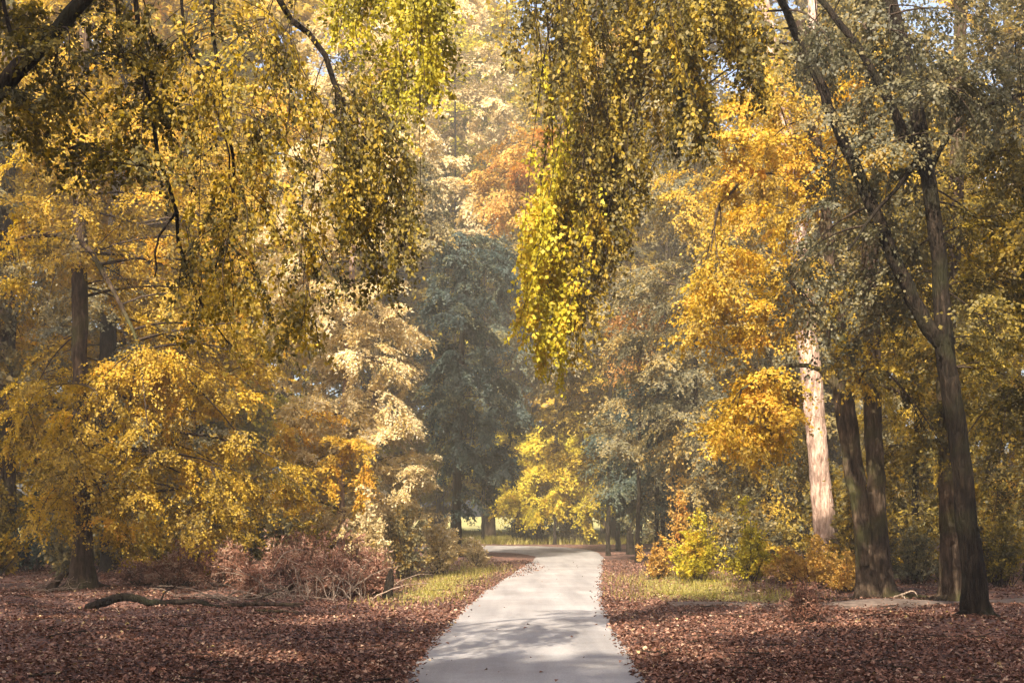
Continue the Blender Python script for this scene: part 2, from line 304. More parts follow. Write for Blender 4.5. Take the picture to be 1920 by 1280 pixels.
# ------------------------------------------------------------------ trees
def stem_pts(px, d):
    """list of (px, py, width px[, extra depth]) -> points, radii"""
    P = np.array([at(p[0], p[1], d + (p[3] if len(p) > 3 else 0)) for p in px])
    R = np.array([p[2] * .44 / F * (d + (p[3] if len(p) > 3 else 0)) for p in px]); return P, R
LM = 1.18
def tree(name, label, d, stems, crowns, bark='bark', group=None, hmin=1.6, seg=18, cat='tree', roots=0):
    base = np.array([stems[0][0][0], 0, 0], float)
    P0, R0 = stem_pts(stems[0], d)
    base = np.array([P0[0][0], P0[0][1], float(gz(P0[0][0], P0[0][1])) - .03])
    root = link(name, None, None, base, label, cat, group)
    Q = []
    for si, s in enumerate(stems):
        P, R = stem_pts(s, d)
        if si == 0: P[0][2] = base[2] - .08
        n = max(10, int(np.linalg.norm(np.diff(P, axis=0), axis=1).sum() / .28))
        Ps = spline(P, n); Rs = np.interp(np.linspace(0, len(P) - 1, n), np.arange(len(P)), R)
        grounded = abs(P[0][2] - base[2]) < .35
        Ps[1:-1, :2] += rng.normal(0, .012, (n - 2, 2))
        wd = Wood(); wd.tube(Ps, Rs, seg if R[0] > .06 else 7, .11, .6 if grounded else 0, seed=int(P[0][0] * 100) % 9973 + si)
        tk = wd.obj('trunk' if si == 0 else ('stem' if grounded else 'limb'), M[bark], root, base)
        Q.append(Ps)
        if grounded and roots:
            for k in range(roots):
                a = 2 * math.pi * (k + rng.uniform(-.3, .3)) / roots; r0 = R[0]; ln = r0 * rng.uniform(2.6, 4.5); u = np.linspace(0, 1, 9)
                a2 = a + rng.normal(0, .25) * u * 2
                q = np.stack([P[0][0] + np.cos(a2) * (r0 * .7 + ln * u), P[0][1] + np.sin(a2) * (r0 * .7 + ln * u), 0 * u], 1)
                q[:, 2] = gz(q[:, 0], q[:, 1]) + r0 * .55 * (1 - u) ** 2 - .06 * u - .01
                rw = Wood(); rw.tube(q, r0 * (.34 - .25 * u), 7, .12, seed=k); rw.obj('root', M[bark], tk, base)
    Q = np.concatenate(Q); Q = Q[Q[:, 2] > min(hmin, Q[:, 2].max() - .5)]
    bw = Wood(); byname = {}
    for c in crowns:
        tri = d > 37; nb = int(c['n'] * (1.5 if 'hang' not in c else 1.25)); nl = int(c['leaves'] * (2.0 if tri else LM)); lf = c['leaf'] * (.76 if tri else .82)
        tips = in_poly(c['poly'], nb)
        dd = c.get('d', d) + rng.uniform(-1, 1, nb) * c.get('th', 2.0)
        E = np.stack([(tips[:, 0] - 960) / F * dd, dd, CAMH + (HOR - tips[:, 1]) / F * dd], 1)
        E[:, 2] = np.maximum(E[:, 2], gz(E[:, 0], E[:, 1]) + .35)
        Ctl = None
        if 'hang' in c:      # strands hanging from above
            # main strands hang from the nearest limb above, the others branch off a main strand
            npri = max(4, int(nb * .3)); A = Q[None] - E[:npri, None]
            cost = np.linalg.norm(A[..., :2], axis=2) + .25 * np.abs(A[..., 2] - 1.0) + 50 * (A[..., 2] < .6) + rng.uniform(0, .5, (npri, len(Q)))
            Sp = Q[cost.argmin(1)]; Ep = E[:npri]; Cp = Ep * .8 + Sp * .2; Cp[:, 2] = Sp[:, 2] * .75 + Ep[:, 2] * .25
            if 'sweep' in c:     # long boughs arching over from one side
                k0 = np.linalg.norm(Q - at(*c['sweep']), axis=1).argmin()
                Sp = Q[np.clip(k0 + rng.integers(-9, 10, npri), 0, len(Q) - 1)]; Cp = Ep * .62 + Sp * .38; Cp[:, 2] = Sp[:, 2] * .93 + Ep[:, 2] * .07
            tt = np.linspace(.25, .95, 14)[:, None, None]; B = bez(Sp[None], Cp[None], Ep[None], tt).reshape(-1, 3)
            A = B[None] - E[npri:, None]
            dist = np.linalg.norm(A[..., :2], axis=2) * 1.3 + np.abs(A[..., 2] - c['hang'] * .55) + 20 * (A[..., 2] < .15)
            Ss = B[dist.argmin(1)]; Es = E[npri:]; Cs = Es * .75 + Ss * .25; Cs[:, 2] = Ss[:, 2] * .7 + Es[:, 2] * .3
            S = np.concatenate([Sp, Ss]); Ctl = np.concatenate([Cp, Cs]) + rng.normal(0, .13, (nb, 3)) * np.array([1, 1, .3])
            arch = .02
        else:
            rise = rng.uniform(-.3, 1.3, len(E)) * c.get('rise', 1.0)
            cost = np.linalg.norm(Q[None, :, :2] - E[:, None, :2], axis=2) + 1.0 * np.abs(Q[None, :, 2] - E[:, None, 2] - rise[:, None])
            S = Q[cost.argmin(1)]; arch = c.get('arch', .2)
            npri = max(3, len(E) // 4)          # main boughs leave the trunk, the others branch off the nearest main bough
            tt = np.linspace(.3, .95, 9)[:, None, None]
            Sp, Ep = S[:npri], E[:npri]; Lp = np.linalg.norm(Ep - Sp, axis=1); Cp = (Sp + Ep) / 2; Cp[:, 2] += arch * Lp
            B = bez(Sp[None], Cp[None], Ep[None], tt).reshape(-1, 3)
            dist = np.linalg.norm(B[None] - E[npri:, None], axis=2) + 1.2 * np.maximum(E[npri:, None, 2] - B[None, :, 2], 0)
            S = S.copy(); near = np.linalg.norm(S[npri:] - E[npri:], axis=1); j = dist.argmin(1)
            S[npri:] = np.where((dist.min(1) < near)[:, None], B[j], S[npri:])
        V, Fc, h, (S, C, E) = sprays(S, E, nl, lf, tri=tri, Ctl=Ctl, arch=arch, fol=c.get('fol', 2.6) * (1.9 if Ctl is not None else 1), twig=c.get('twig', .7) * 1.2, lpt=c.get('lpt', 14),
                                     droop=c.get('droop', .3), tilt=c.get('tilt', .48), hue=c.get('hue', (.5, .16, .1, .1)))
        byname.setdefault(c['mat'], Leaves()).add(V, Fc, h)
        t = np.linspace(0, 1, 7)[:, None]; tw = c.get('wood', 1.0)
        if tw:
            for s, cc, e in zip(S, C, E):
                L = np.linalg.norm(e - s); r = min(.009 * L + .004, .05) * tw * (.38 if Ctl is not None else 1)
                bw.tube(bez(s, cc, e, t[::2] if d > 37 else t), np.linspace(r, .004, 4 if d > 37 else 7), 3 if d > 37 else 4)
    if bw.n: bw.obj('branches', M['twig'], root, base, kind='stuff')
    for mname, L in byname.items(): L.obj('crown', M[mname], root, base, kind='stuff')
    return root

# --- the forked tree at the right whose long limb hangs a leafy curtain over the lane
tree('forked_beech', 'dark forked tree nearest at the right, its limb hanging a leafy curtain over the lane', 23.9,
  [[(1834, 1172, 58), (1822, 1060, 46), (1806, 900, 42), (1790, 780, 42), (1770, 640, 42), (1762, 500, 34), (1742, 340, 31), (1708, 160, 30), (1670, 0, 26), (1640, -160, 20)],
   [(1772, 650, 36), (1728, 590, 34), (1690, 510, 30), (1650, 420, 27), (1608, 320, 24), (1565, 230, 22), (1530, 140, 20), (1500, 80, 18), (1440, -40, 17, -1), (1330, -150, 14, -2), (1180, -200, 10, -3), (1040, -170, 7, -3.3), (930, -110, 4, -3.3)],
   [(1745, 350, 20), (1690, 235, 20), (1635, 130, 17), (1580, 50, 15), (1510, -30, 12), (1430, -90, 9)],
   [(1745, 320, 12), (1790, 240, 11), (1850, 200, 9), (1925, 175, 7), (1990, 170, 4)],
   [(1735, 270, 12), (1700, 330, 10), (1640, 400, 8, -.8), (1590, 470, 5, -1.2)]],
  [dict(poly=[(1470, -60), (1980, -60), (1980, 330), (1760, 280), (1600, 260), (1480, 160)], n=62, d=25.3, leaves=20000, leaf=.085, th=1.4, mat='grey', hue=(.38, .16, .1, .1)),
   dict(poly=[(1500, 330), (1700, 300), (1760, 420), (1700, 560), (1560, 700), (1440, 640)], n=40, d=25.0, leaves=9000, leaf=.085, th=1.3, mat='grey', hue=(.34, .16, .1, .1)),
   dict(poly=[(1800, 300), (1980, 280), (1980, 800), (1850, 760)], n=26, leaves=9000, leaf=.085, th=1.6, mat='olive', hue=(.35, .16, .1, .1)),
   dict(poly=[(1480, 60), (1700, 20), (1960, 60), (1960, 260), (1760, 300), (1560, 240)], n=22, d=22.8, leaves=6500, leaf=.085, th=.5, mat='grey', hue=(.3, .16, .1, .1)),
   # curtain over the lane
   dict(poly=[(915, 170), (940, 60), (1150, -20), (1430, -40), (1440, 200), (1280, 300), (1180, 220), (1040, 190)], n=75, d=20.5, leaves=22000, leaf=.085, th=1.8, mat='olive', hang=1.8, fol=1.9, twig=.5, droop=.5, tilt=.7, hue=(.42, .2, .1, .12)),
   dict(poly=[(1040, 320), (1180, 240), (1210, 330), (1150, 480), (1110, 600), (1075, 700), (1050, 480)], n=44, d=20.5, leaves=13500, leaf=.085, th=1.0, mat='olive', hang=2.2, sweep=(1400, -90, 21.5), fol=2.2, twig=.56, droop=.6, tilt=.7, hue=(.44, .16, .1, .12)),
   dict(poly=[(1000, 400), (1070, 330), (1085, 600), (1050, 725), (1010, 690), (955, 560)], n=32, d=20.2, leaves=9500, leaf=.085, th=.8, mat='lime', hang=1.5, sweep=(1330, -150, 21.8), fol=1.5, twig=.5, droop=.6, tilt=.7, hue=(.66, .14, .1, .12))],  # sunlit left edge of the curtain, its light put into brighter leaf colour
  bark='barkdark', hmin=3, roots=7)
tree('straight_trunk_beech', 'straight brown trunk just behind the nearest forked tree at the right', 29.9,
  [[(1783, 1128, 50), (1780, 1000, 40), (1776, 850, 38), (1772, 700, 35), (1790, 400, 32), (1800, 100, 28), (1800, -150, 22)],
   [(1762, 815, 14), (1722, 765, 12), (1680, 732, 11), (1650, 722, 8), (1610, 720, 5)]],
  [dict(poly=[(1700, 300), (1960, 250), (1960, 760), (1850, 900), (1680, 850), (1650, 560)], n=60, leaves=22000, leaf=.09, th=2.5, mat='olive', hue=(.42, .18, .1, .1))], bark='bark', roots=6)
tree('triple_stem_beech', 'beech with three stems fused at one flared base beside the track', 31.2,
  [[(1652, 1122, 62), (1646, 1000, 44), (1640, 880, 38), (1636, 740, 36), (1632, 500, 34), (1630, 250, 30), (1628, -60, 26)],
   [(1626, 1116, 44, -.15), (1618, 1010, 36, -.1), (1604, 880, 32), (1590, 750, 32), (1568, 560, 30), (1545, 380, 27), (1520, 200, 24), (1500, 40, 20)],
   [(1622, 1060, 22, -.3), (1612, 990, 20, -.3), (1594, 900, 18, -.2), (1575, 790, 17), (1562, 680, 15), (1555, 560, 12)],
   [(1588, 750, 12), (1530, 690, 11), (1460, 690, 8, -.5), (1390, 730, 5, -1)],
   [(1545, 380, 11), (1480, 330, 9), (1410, 330, 6), (1350, 380, 4)]],
  [dict(poly=[(1350, 200), (1450, 140), (1640, 120), (1640, 330), (1480, 420), (1360, 400)], n=44, leaves=18000, leaf=.09, th=1.8, mat='gold', hue=(.62, .15, .1, .1)),
   dict(poly=[(1240, 660), (1330, 480), (1500, 400), (1540, 560), (1460, 640), (1330, 650)], n=44, leaves=18000, leaf=.09, th=1.5, mat='gold', hue=(.6, .16, .1, .1)),
   dict(poly=[(1320, 790), (1400, 690), (1480, 690), (1500, 760), (1470, 850), (1370, 860)], n=30, leaves=12000, leaf=.09, th=1.2, mat='gold', hue=(.68, .13, .1, .1)),
   dict(poly=[(1540, 560), (1700, 500), (1720, 690), (1640, 730), (1560, 720)], n=18, leaves=5500, leaf=.09, th=1.6, mat='olive', hue=(.55, .16, .1, .1)),
   dict(poly=[(1540, 100), (1750, 60), (1740, 450), (1560, 420)], n=20, leaves=7000, leaf=.09, th=1.8, mat='gold', hue=(.42, .16, .1, .1))], bark='bark', roots=6)
tree('pale_barked_beech', 'pale pinkish bare trunk rising behind the orange bush', 43,
  [[(1553, 1078, 58), (1548, 1000, 48), (1536, 880, 45), (1526, 760, 44), (1512, 620, 42), (1500, 480, 39), (1484, 320, 36), (1458, 160, 27), (1438, 40, 24), (1420, -80, 20)],
   [(1498, 460, 20), (1530, 300, 24), (1522, 120, 20), (1525, -60, 16)]],
  [dict(poly=[(1220, 330), (1340, 250), (1450, 60), (1600, 40), (1560, 300), (1420, 480), (1260, 470)], n=50, leaves=17000, leaf=.11, th=2.2, mat='gold', hue=(.5, .18, .1, .1)),
   dict(poly=[(1560, 60), (1720, 60), (1740, 480), (1580, 480)], n=24, leaves=7500, leaf=.11, th=2.2, mat='olive', hue=(.5, .18, .1, .1))], bark='barkpale')

# --- left side
tree('overhanging_beech', 'thick dark limb and trailing leafy branches hanging in from the upper left', 14.5,
  [[(-260, 1300, 90), (-255, 900, 62), (-240, 500, 56), (-200, 150, 50), (-160, -150, 44), (-150, -600, 30)],
   [(-220, 330, 44), (-100, 250, 40), (0, 170, 38), (50, 112, 36), (95, 70, 33), (160, -5, 30), (240, -110, 27), (420, -230, 22, .5), (640, -240, 14, 1), (760, -180, 9, 1.6), (840, -90, 5, 2)],
   [(60, 112, 12), (20, 60, 10), (5, 0, 8), (0, -60, 6)],
   [(240, -110, 14), (253, 0, 11), (268, 130, 10), (300, 290, 9), (330, 400, 8), (350, 500, 7), (385, 585, 5), (430, 645, 3)],
   [(400, -220, 11), (398, 50, 9), (425, 220, 8), (442, 350, 7), (420, 430, 5), (395, 550, 3)],
   [(470, -235, 17, .6), (520, 0, 14, .8), (590, 75, 12, 1), (640, 180, 11, 1), (690, 275, 9, 1), (735, 330, 6, 1), (775, 390, 3, 1)],
   [(330, -180, 9), (345, 60, 7), (390, 160, 6), (425, 270, 4), (440, 380, 3)],
   [(330, 398, 6), (295, 450, 5), (290, 520, 3)]],
  [dict(poly=[(0, 20), (260, 0), (330, 200), (260, 330), (60, 330), (-20, 200)], n=44, leaves=8000, leaf=.064, th=1.2, mat='olive', hue=(.34, .17, .1, .1), fol=1.7, twig=.45, droop=.4, tilt=.7, wood=.7),
   dict(poly=[(260, 30), (560, 20), (640, 220), (700, 420), (600, 680), (420, 700), (330, 560), (290, 300)], n=90, leaves=10500, leaf=.064, th=1.2, mat='olive', hang=1.1, fol=1.1, twig=.42, droop=.5, tilt=.75, hue=(.6, .2, .1, .12), wood=.7),
   dict(poly=[(600, 220), (690, 180), (800, 340), (780, 520), (690, 560), (640, 420)], n=50, d=15.6, leaves=6500, leaf=.064, th=.9, mat='olive', hang=.9, lean=-.12, fol=1.0, twig=.4, droop=.6, tilt=.75, hue=(.48, .18, .1, .12), wood=.7),
   dict(poly=[(610, -30), (830, -30), (835, 130), (800, 260), (700, 200), (640, 90)], n=36, d=17, leaves=7000, leaf=.066, th=.9, mat='lime', hang=1.0, lean=-.1, fol=1.1, twig=.42, droop=.6, tilt=.75, hue=(.4, .15, .1, .12), wood=.7)],
  bark='barkdark', hmin=4)
tree('layered_gold_beech', 'golden layered tree with low drooping sprays and mossy trunk at the left', 34.5,
  [[(156, 1108, 52), (154, 1000, 38), (151, 850, 35), (150, 680, 33), (150, 500, 32), (152, 300, 28), (160, 60, 22), (170, -150, 16)],
   [(262, 658, 6, -2), (240, 600, 8, -2), (205, 530, 11, -1.5), (165, 465, 12, -1), (120, 443, 12, -.6), (70, 443, 9, -.6), (30, 448, 6, -.6)]],
  [dict(poly=[(0, 720), (200, 690), (330, 660), (500, 790), (590, 900), (560, 1000), (420, 1030), (230, 1040), (0, 980)], n=95, leaves=38000, leaf=.085, th=2.4, mat='gold', hue=(.46, .17, .1, .1), droop=.35, rise=1.6),
   dict(poly=[(180, 680), (320, 650), (340, 700), (200, 720)], n=12, d=32.5, leaves=5000, leaf=.085, th=.6, mat='gold', hue=(.68, .12, .1, .1)),
   dict(poly=[(0, 280), (300, 180), (480, 250), (460, 640), (200, 460), (0, 560)], n=70, leaves=25000, leaf=.09, th=2.6, mat='gold', hue=(.5, .18, .1, .1)),
   dict(poly=[(0, 0), (500, 0), (480, 250), (0, 300)], n=34, leaves=12000, leaf=.09, th=2.6, mat='gold', hue=(.55, .17, .1, .1)),
   dict(poly=[(200, 560), (520, 480), (600, 700), (520, 800), (300, 700)], n=36, leaves=12000, leaf=.09, th=1.8, mat='gold', hue=(.5, .18, .1, .1)),
   dict(poly=[(60, 740), (260, 720), (300, 900), (260, 1010), (60, 1000)], n=34, d=31.8, leaves=10000, leaf=.08, th=.9, mat='gold', hue=(.48, .18, .1, .1), droop=.45, rise=1.4)], bark='bark', roots=6)
tree('dark_trunk_beech', 'dark trunk close behind the layered golden tree at the left', 43,
  [[(208, 1078, 46), (205, 900, 38), (200, 690, 36), (208, 520, 34), (222, 360, 30), (235, 150, 26), (240, -100, 18)]],
  [dict(poly=[(250, 300), (420, 100), (620, 150), (640, 500), (520, 700), (330, 640)], n=55, leaves=17000, leaf=.11, th=2.6, mat='gold', hue=(.6, .16, .1, .1)),
   dict(poly=[(0, 480), (200, 520), (440, 620), (420, 900), (0, 880)], n=40, leaves=11000, leaf=.11, th=2.4, mat='grey', hue=(.5, .16, .1, .1))], bark='barkdark')
tree('russet_trunk_beech', 'reddish brown trunk at the left edge seen between leaf layers', 46,
  [[(8, 1070, 50), (10, 800, 42), (10, 550, 40), (14, 300, 34), (20, 0, 26)]],
  [dict(poly=[(-80, 150), (150, 120), (180, 480), (100, 700), (-80, 700)], n=40, leaves=11000, leaf=.11, th=2.4, mat='gold', hue=(.48, .16, .1, .1))], bark='bark')
tree('pale_gold_birch', 'tall pale cream and gold leafed tree on the left verge', 40.5,
  [[(640, 1085, 20), (640, 900, 16), (650, 700, 14), (660, 500, 12), (670, 300, 9), (675, 150, 6)]],
  [dict(poly=[(470, 420), (560, 260), (700, 240), (780, 420), (790, 560), (800, 650), (790, 820), (560, 850), (480, 640)], n=120, leaves=44000, leaf=.1, th=2.2, mat='pale', hue=(.5, .2, .1, .12), fol=2.0, twig=.55),
   dict(poly=[(520, 780), (760, 760), (840, 830), (800, 960), (640, 1010), (500, 920)], n=55, leaves=20000, leaf=.09, th=1.8, mat='pale', hue=(.42, .22, .1, .14), fol=1.8, twig=.5),
   dict(poly=[(500, 800), (680, 780), (690, 960), (520, 960)], n=22, d=38.6, leaves=8000, leaf=.09, th=1.0, mat='gold', hue=(.7, .14, .1, .1), fol=1.6, twig=.5)], bark='barkpale', hmin=.8)
tree('cream_gold_birch', 'tall cream and gold tree behind the left verge, its top above the lane', 49,
  [[(700, 1065, 18), (700, 800, 16), (720, 500, 13), (740, 200, 9), (745, -40, 6)]],
  [dict(poly=[(560, 40), (760, 10), (820, 200), (790, 420), (640, 460), (540, 260)], n=70, leaves=20000, leaf=.12, th=2.6, mat='pale', hue=(.55, .2, .1, .12)),
   dict(poly=[(740, 330), (830, 280), (850, 430), (790, 500), (720, 480)], n=26, leaves=7000, leaf=.12, th=2, mat='grey', hue=(.55, .16, .1, .1))], bark='bark', hmin=2)
tree('blue_green_spruce', 'dusky blue-green dense tree left of the lane bend with dark trunk', 60,
  [[(857, 1040, 24), (857, 960, 18), (860, 800, 15), (868, 600, 12), (872, 440, 6)]],
  [dict(poly=[(785, 720), (790, 540), (830, 440), (940, 430), (985, 560), (970, 700), (990, 780), (960, 890), (920, 960), (850, 970), (810, 880)], n=130, leaves=34000, leaf=.14, th=2.8, mat='blue', hue=(.38, .16, .1, .1), fol=2.4, twig=.7, droop=.45)], bark='barkdark', hmin=1.5)
# --- centre, beyond the bend
def far_tree(name, label, d, x, top, poly, mat, n, leaves, hue, leaf=.2, th=3.5, bark='barkdark', extra=(), group=None):
    by = HOR + CAMH * F / d
    st = [[(x, by, 10 * 60 / d), (x + 4, (by + top) / 2, 7 * 60 / d), (x + 2, top, 3)]]
    return tree(name, label, d, st, [dict(poly=poly, n=n, leaves=leaves, leaf=leaf, th=th, mat=mat, hue=hue, fol=3.2, twig=1.0)] + list(extra), bark=bark, hmin=2.5, seg=9, group=group)
far_tree('tall_pale_beech', 'very tall hazy cream-gold tree filling the gap above the lane', 86, 850, -60, [(740, -30), (960, -30), (980, 260), (900, 470), (790, 430), (730, 250)], 'pale', 80, 19000, (.45, .2, .1, .12), leaf=.24)
far_tree('tall_gold_beech', 'tall dull gold tree beyond the bend behind the hanging curtain', 84, 1040, 30, [(960, 60), (1130, 60), (1160, 400), (1100, 560), (960, 480)], 'olive', 60, 14000, (.6, .18, .1, .12), leaf=.24)
far_tree('orange_beech', 'orange tinted tree showing between the gap and the hanging curtain', 62, 1140, 180, [(885, 300), (960, 240), (1060, 230), (1080, 330), (1000, 390), (930, 440), (900, 390)], 'orange', 40, 11000, (.55, .16, .1, .1), leaf=.16, th=1.8,
   extra=[dict(poly=[(960, 470), (1120, 380), (1150, 640), (1000, 760), (950, 640)], n=45, leaves=12000, leaf=.16, th=2, mat='grey', hue=(.5, .16, .1, .1), fol=3, twig=.9)])
far_tree('grey_beech', 'dull grey-olive tree standing in the middle above the lane bend', 87, 905, 380, [(850, 500), (960, 420), (1020, 560), (1010, 760), (900, 800), (850, 680)], 'blue', 45, 11000, (.6, .16, .1, .1), leaf=.2)
far_tree('bright_yellow_maple', 'small bright yellow tree at the end of the lane', 85.5, 1005, 790, [(925, 975), (945, 880), (1000, 800), (1065, 840), (1060, 950), (1000, 990)], 'lime', 60, 14000, (.66, .12, .1, .1), leaf=.17, th=2.2)
far_tree('yellow_maple', 'small yellow-green tree beside the outer edge of the lane bend', 85, 1090, 770, [(1030, 900), (1070, 790), (1135, 800), (1160, 930), (1130, 1000), (1050, 990)], 'lime', 55, 13000, (.56, .14, .1, .1), leaf=.17, th=2.2)
# --- right, middle distance
far_tree('olive_beech', 'broad grey-olive tree with layered sprays right of the lane', 50, 1300, 160, [(1130, 520), (1200, 330), (1360, 280), (1440, 480), (1420, 760), (1300, 960), (1150, 930), (1120, 760)], 'grey', 110, 30000, (.52, .17, .1, .1), leaf=.13, th=2.8)
far_tree('dusky_beech', 'dusky blue-grey tree low beside the row of thin trunks', 56, 1230, 560, [(1110, 780), (1200, 700), (1330, 720), (1380, 880), (1320, 980), (1180, 990), (1110, 920)], 'blue', 70, 19000, (.52, .16, .1, .1), leaf=.14, th=2.2)
far_tree('olive_gold_beech', 'olive-gold tree leaning its sprays over the right edge of the bend', 66, 1180, 420, [(1000, 760), (1060, 560), (1200, 480), (1230, 720), (1150, 900), (1080, 960), (1010, 860)], 'olive', 70, 17000, (.62, .16, .1, .1), leaf=.17, th=2.6)
far_tree('rust_beech', 'small rust-orange leafed tree amid the grey-olive ones right of the lane', 53, 1195, 560, [(1130, 640), (1190, 560), (1240, 600), (1230, 700), (1160, 730)], 'rust', 16, 2600, (.62, .18, .1, .12), leaf=.11, th=1.4, bark='barkdark')
far_tree('brown_gold_beech', 'brownish gold tree behind the pale trunk at the right', 52, 1440, 520, [(1360, 820), (1500, 780), (1560, 900), (1480, 1020), (1340, 1000), (1320, 900)], 'olive', 50, 13000, (.5, .2, .1, .12), leaf=.12, th=2.2)
far_tree('hazy_right_beech', 'hazy grey-gold tall tree above and behind the grey-olive one at the right', 68, 1330, 20, [(1140, 300), (1200, 200), (1450, 160), (1460, 420), (1200, 480)], 'grey', 60, 14000, (.55, .18, .1, .12), leaf=.2)
for k, (x, d, lab) in enumerate([(1715, 40, 'dim golden tree filling the space between the three-stemmed beech and the straight trunk'),
                                 (1850, 44, 'dim golden-brown tree behind the nearest forked tree'),
                                 (1925, 38, 'dim tree whose tall grey trunk stands at the right edge')]):
    far_tree('background_beech', lab, d, x, -80 if k == 2 else 200, [(x - 120, 1010), (x - 130, 600), (x - 100, 200), (x + 100, 200), (x + 120, 700), (x + 110, 1020)],
             ['olive', 'gold', 'olive'][k], 85, 20000, (.42 + .06 * (k == 0), .18, .1, .1), leaf=.12, th=2.2)
# thin trunks in a row on the right of the bend
for k, (x, d, wd, top) in enumerate([(1158, 70, 9, 880), (1181, 64, 13, 850), (1200, 66, 8, 880), (1231, 58, 9, 820), (1243, 57, 8, 860), (1256, 59, 9, 840), (1268, 56, 10, 800), (1280, 57, 8, 860)]):
    by = HOR + CAMH * F / d
    tree('thin_trunk', ['thinnest far trunk nearest the lane bend, right side', 'stoutest of the dark thin trunks right of the bend', 'slim dark trunk just right of the stoutest thin one',
         'first of five close-set thin trunks, on their left', 'second of the five close-set thin trunks', 'middle one of the five close-set thin trunks', 'fourth of the five close-set thin trunks', 'last of the five close-set thin trunks, on their right'][k], d,
         [[(x, by, wd * 1.3), (x + 1, (by + top) / 2, wd), (x + rng.uniform(-6, 6), top, wd * .7), (x + rng.uniform(-10, 10), top - 200, wd * .3)]],
         [dict(poly=[(x - 40, top + 30), (x, top - 160), (x + 40, top + 30)], n=8, leaves=1500, leaf=.15, th=1.2, mat='blue', hue=(.5, .15, .1, .1))], bark='barkdark', group='thin trunks right of the bend', seg=7, hmin=4)

# --- background forest and added shade trees: a few prototypes copied as individuals
def forest_proto(mat, H, R, hb, hue, leaves, n):
    base = np.zeros(3); wd = Wood()
    P = spline(np.array([[0, 0, -.1], [rng.normal(0, .15), rng.normal(0, .15), H * .45], [rng.normal(0, .4), rng.normal(0, .4), H * .95]]), 16)
    wd.tube(P, np.linspace(H * .0085, .03, 16), 8, .08, .5, seed=3)
    ph = rng.uniform(0, 6.28, n); z = hb + (H - hb) * rng.uniform(0, 1, n) ** .9
    prof = np.sin(np.pi * np.clip((z - hb) / (H - hb), 0, 1) ** .75 * .93 + .2)
    rr = R * np.clip(prof, .15, 1) * np.sqrt(rng.uniform(.25, 1, n))
    E = np.stack([np.cos(ph) * rr, np.sin(ph) * rr, z], 1); S = P[np.abs(P[None, :, 2] - (z * .9 + .4)[:, None]).argmin(1)]
    V, Fc, h, (S, C, E) = sprays(S, E, leaves * 3 // 2, .19, fol=3.2, twig=1.3, hue=hue, tri=True)
    t = np.linspace(0, 1, 5)[:, None]
    for s, c, e in zip(S, C, E): wd.tube(bez(s, c, e, t), np.linspace(.05, .008, 5), 4)
    return mesh('trunk', np.concatenate(wd.V), np.concatenate(wd.Fq), M['bark'], True), mesh('crown', V, Fc, M[mat], hue=h)
protos = [forest_proto('gold', 24, 5.5, 1.2, (.45, .17, .1, .1), 30000, 130), forest_proto('olive', 27, 5.5, 1.5, (.5, .17, .1, .1), 30000, 130),
          forest_proto('grey', 22, 5.0, 1.0, (.5, .17, .1, .1), 28000, 120), forest_proto('lime', 25, 5.5, 1.2, (.45, .17, .1, .1), 28000, 120)]
spots = [(-16, 52, 0), (-22, 60, 1), (-14, 64, 3), (-28, 56, 0), (-20, 91, 3), (-32, 70, 2), (-12, 92, 3), (-22, 98, 0), (-34, 96, 1), (-14.5, 69, 3), (-15.5, 57, 0), (-25, 47, 1), (-19, 43, 2), (-38, 62, 1),
         (13, 60, 2), (19, 54, 1), (25, 60, 0), (16, 72, 2), (24, 76, 1), (31, 66, 0), (11, 88, 3), (19, 96, 2), (29, 94, 1), (7, 98, 1), (-4, 102, 3), (38, 80, 2), (-42, 84, 2), (2, 112, 0), (12, 116, 2), (-10, 118, 1),
         (22, 46, 0), (27, 50, 1), (11, 70, 2), (9, 80, 2), (-6, 112, 0), (-17, 112, 3), (22, 112, 1), (34, 108, 0), (-28, 114, 2), (16, 63, 1), (7, 108, 0), (-2, 120, 3), (0.5, 106, 3), (-1.5, 97, 3), (-5.5, 108, 3), (5, 104, 1), (10, 98, 2), (-10, 103, 3), (8.5, 78, 1), (-9, 91, 1), (6.5, 90, 0), (14.5, 80, 1), (19, 84, 0), (-16.5, 63, 0), (-22, 67, 1), (-24, 66, 0), (-13.5, 86, 1), (-30, 74, 1),
         (-13, 6, 1), (-17, 14, 2), (12, 4, 1), (16, 12, 2), (19, 22, 1), (-20, 24, 0), (-11, -4, 0), (-15, -5, 1), (-7, -4.2, 2), (-3.2, -4.6, 0), (0.5, -5, 1), (4.5, -5.2, 1), (0.3, -12.6, 1), (-1.0, -13.5, 1), (-9, -12, 1), (3, -13, 1), (9, -11, 2)]  # this row: unseen trees added around the camera to shade the foreground
tone = ['golden', 'olive-gold', 'grey-olive', 'yellowish']
for x, y, p in spots:
    side = 'left' if x < 0 else 'right'
    r = link('background_or_shade_tree', None, None, (x, y, float(gz(x, y)) - .05),
             'tall %s tree added out of view to shade the near end of the lane' % tone[p] if y < 26 else 'tall %s tree in the hazy background wood %s of the lane' % (tone[p], side), 'tree', '%s trees added to shade the near end of the lane' % tone[p] if y < 26 else '%s background trees %s of the lane' % (tone[p], side))
    r.rotation_euler.z = rng.uniform(0, 6.28); r.scale = [rng.uniform(.9, 1.2) * (1.4 if abs(x) < 11 and y > 85 else 1.6 if (y < -12.2 and x < 1) or (12 < x < 20 and 78 < y < 86) or (x, y) in ((-1.5, 97), (-16.5, 63), (-22, 67), (-24, 66), (-13.5, 86), (-30, 74)) else 1)] * 3
    link('trunk', protos[p][0], r); c = link('crown', protos[p][1], r, kind='stuff')
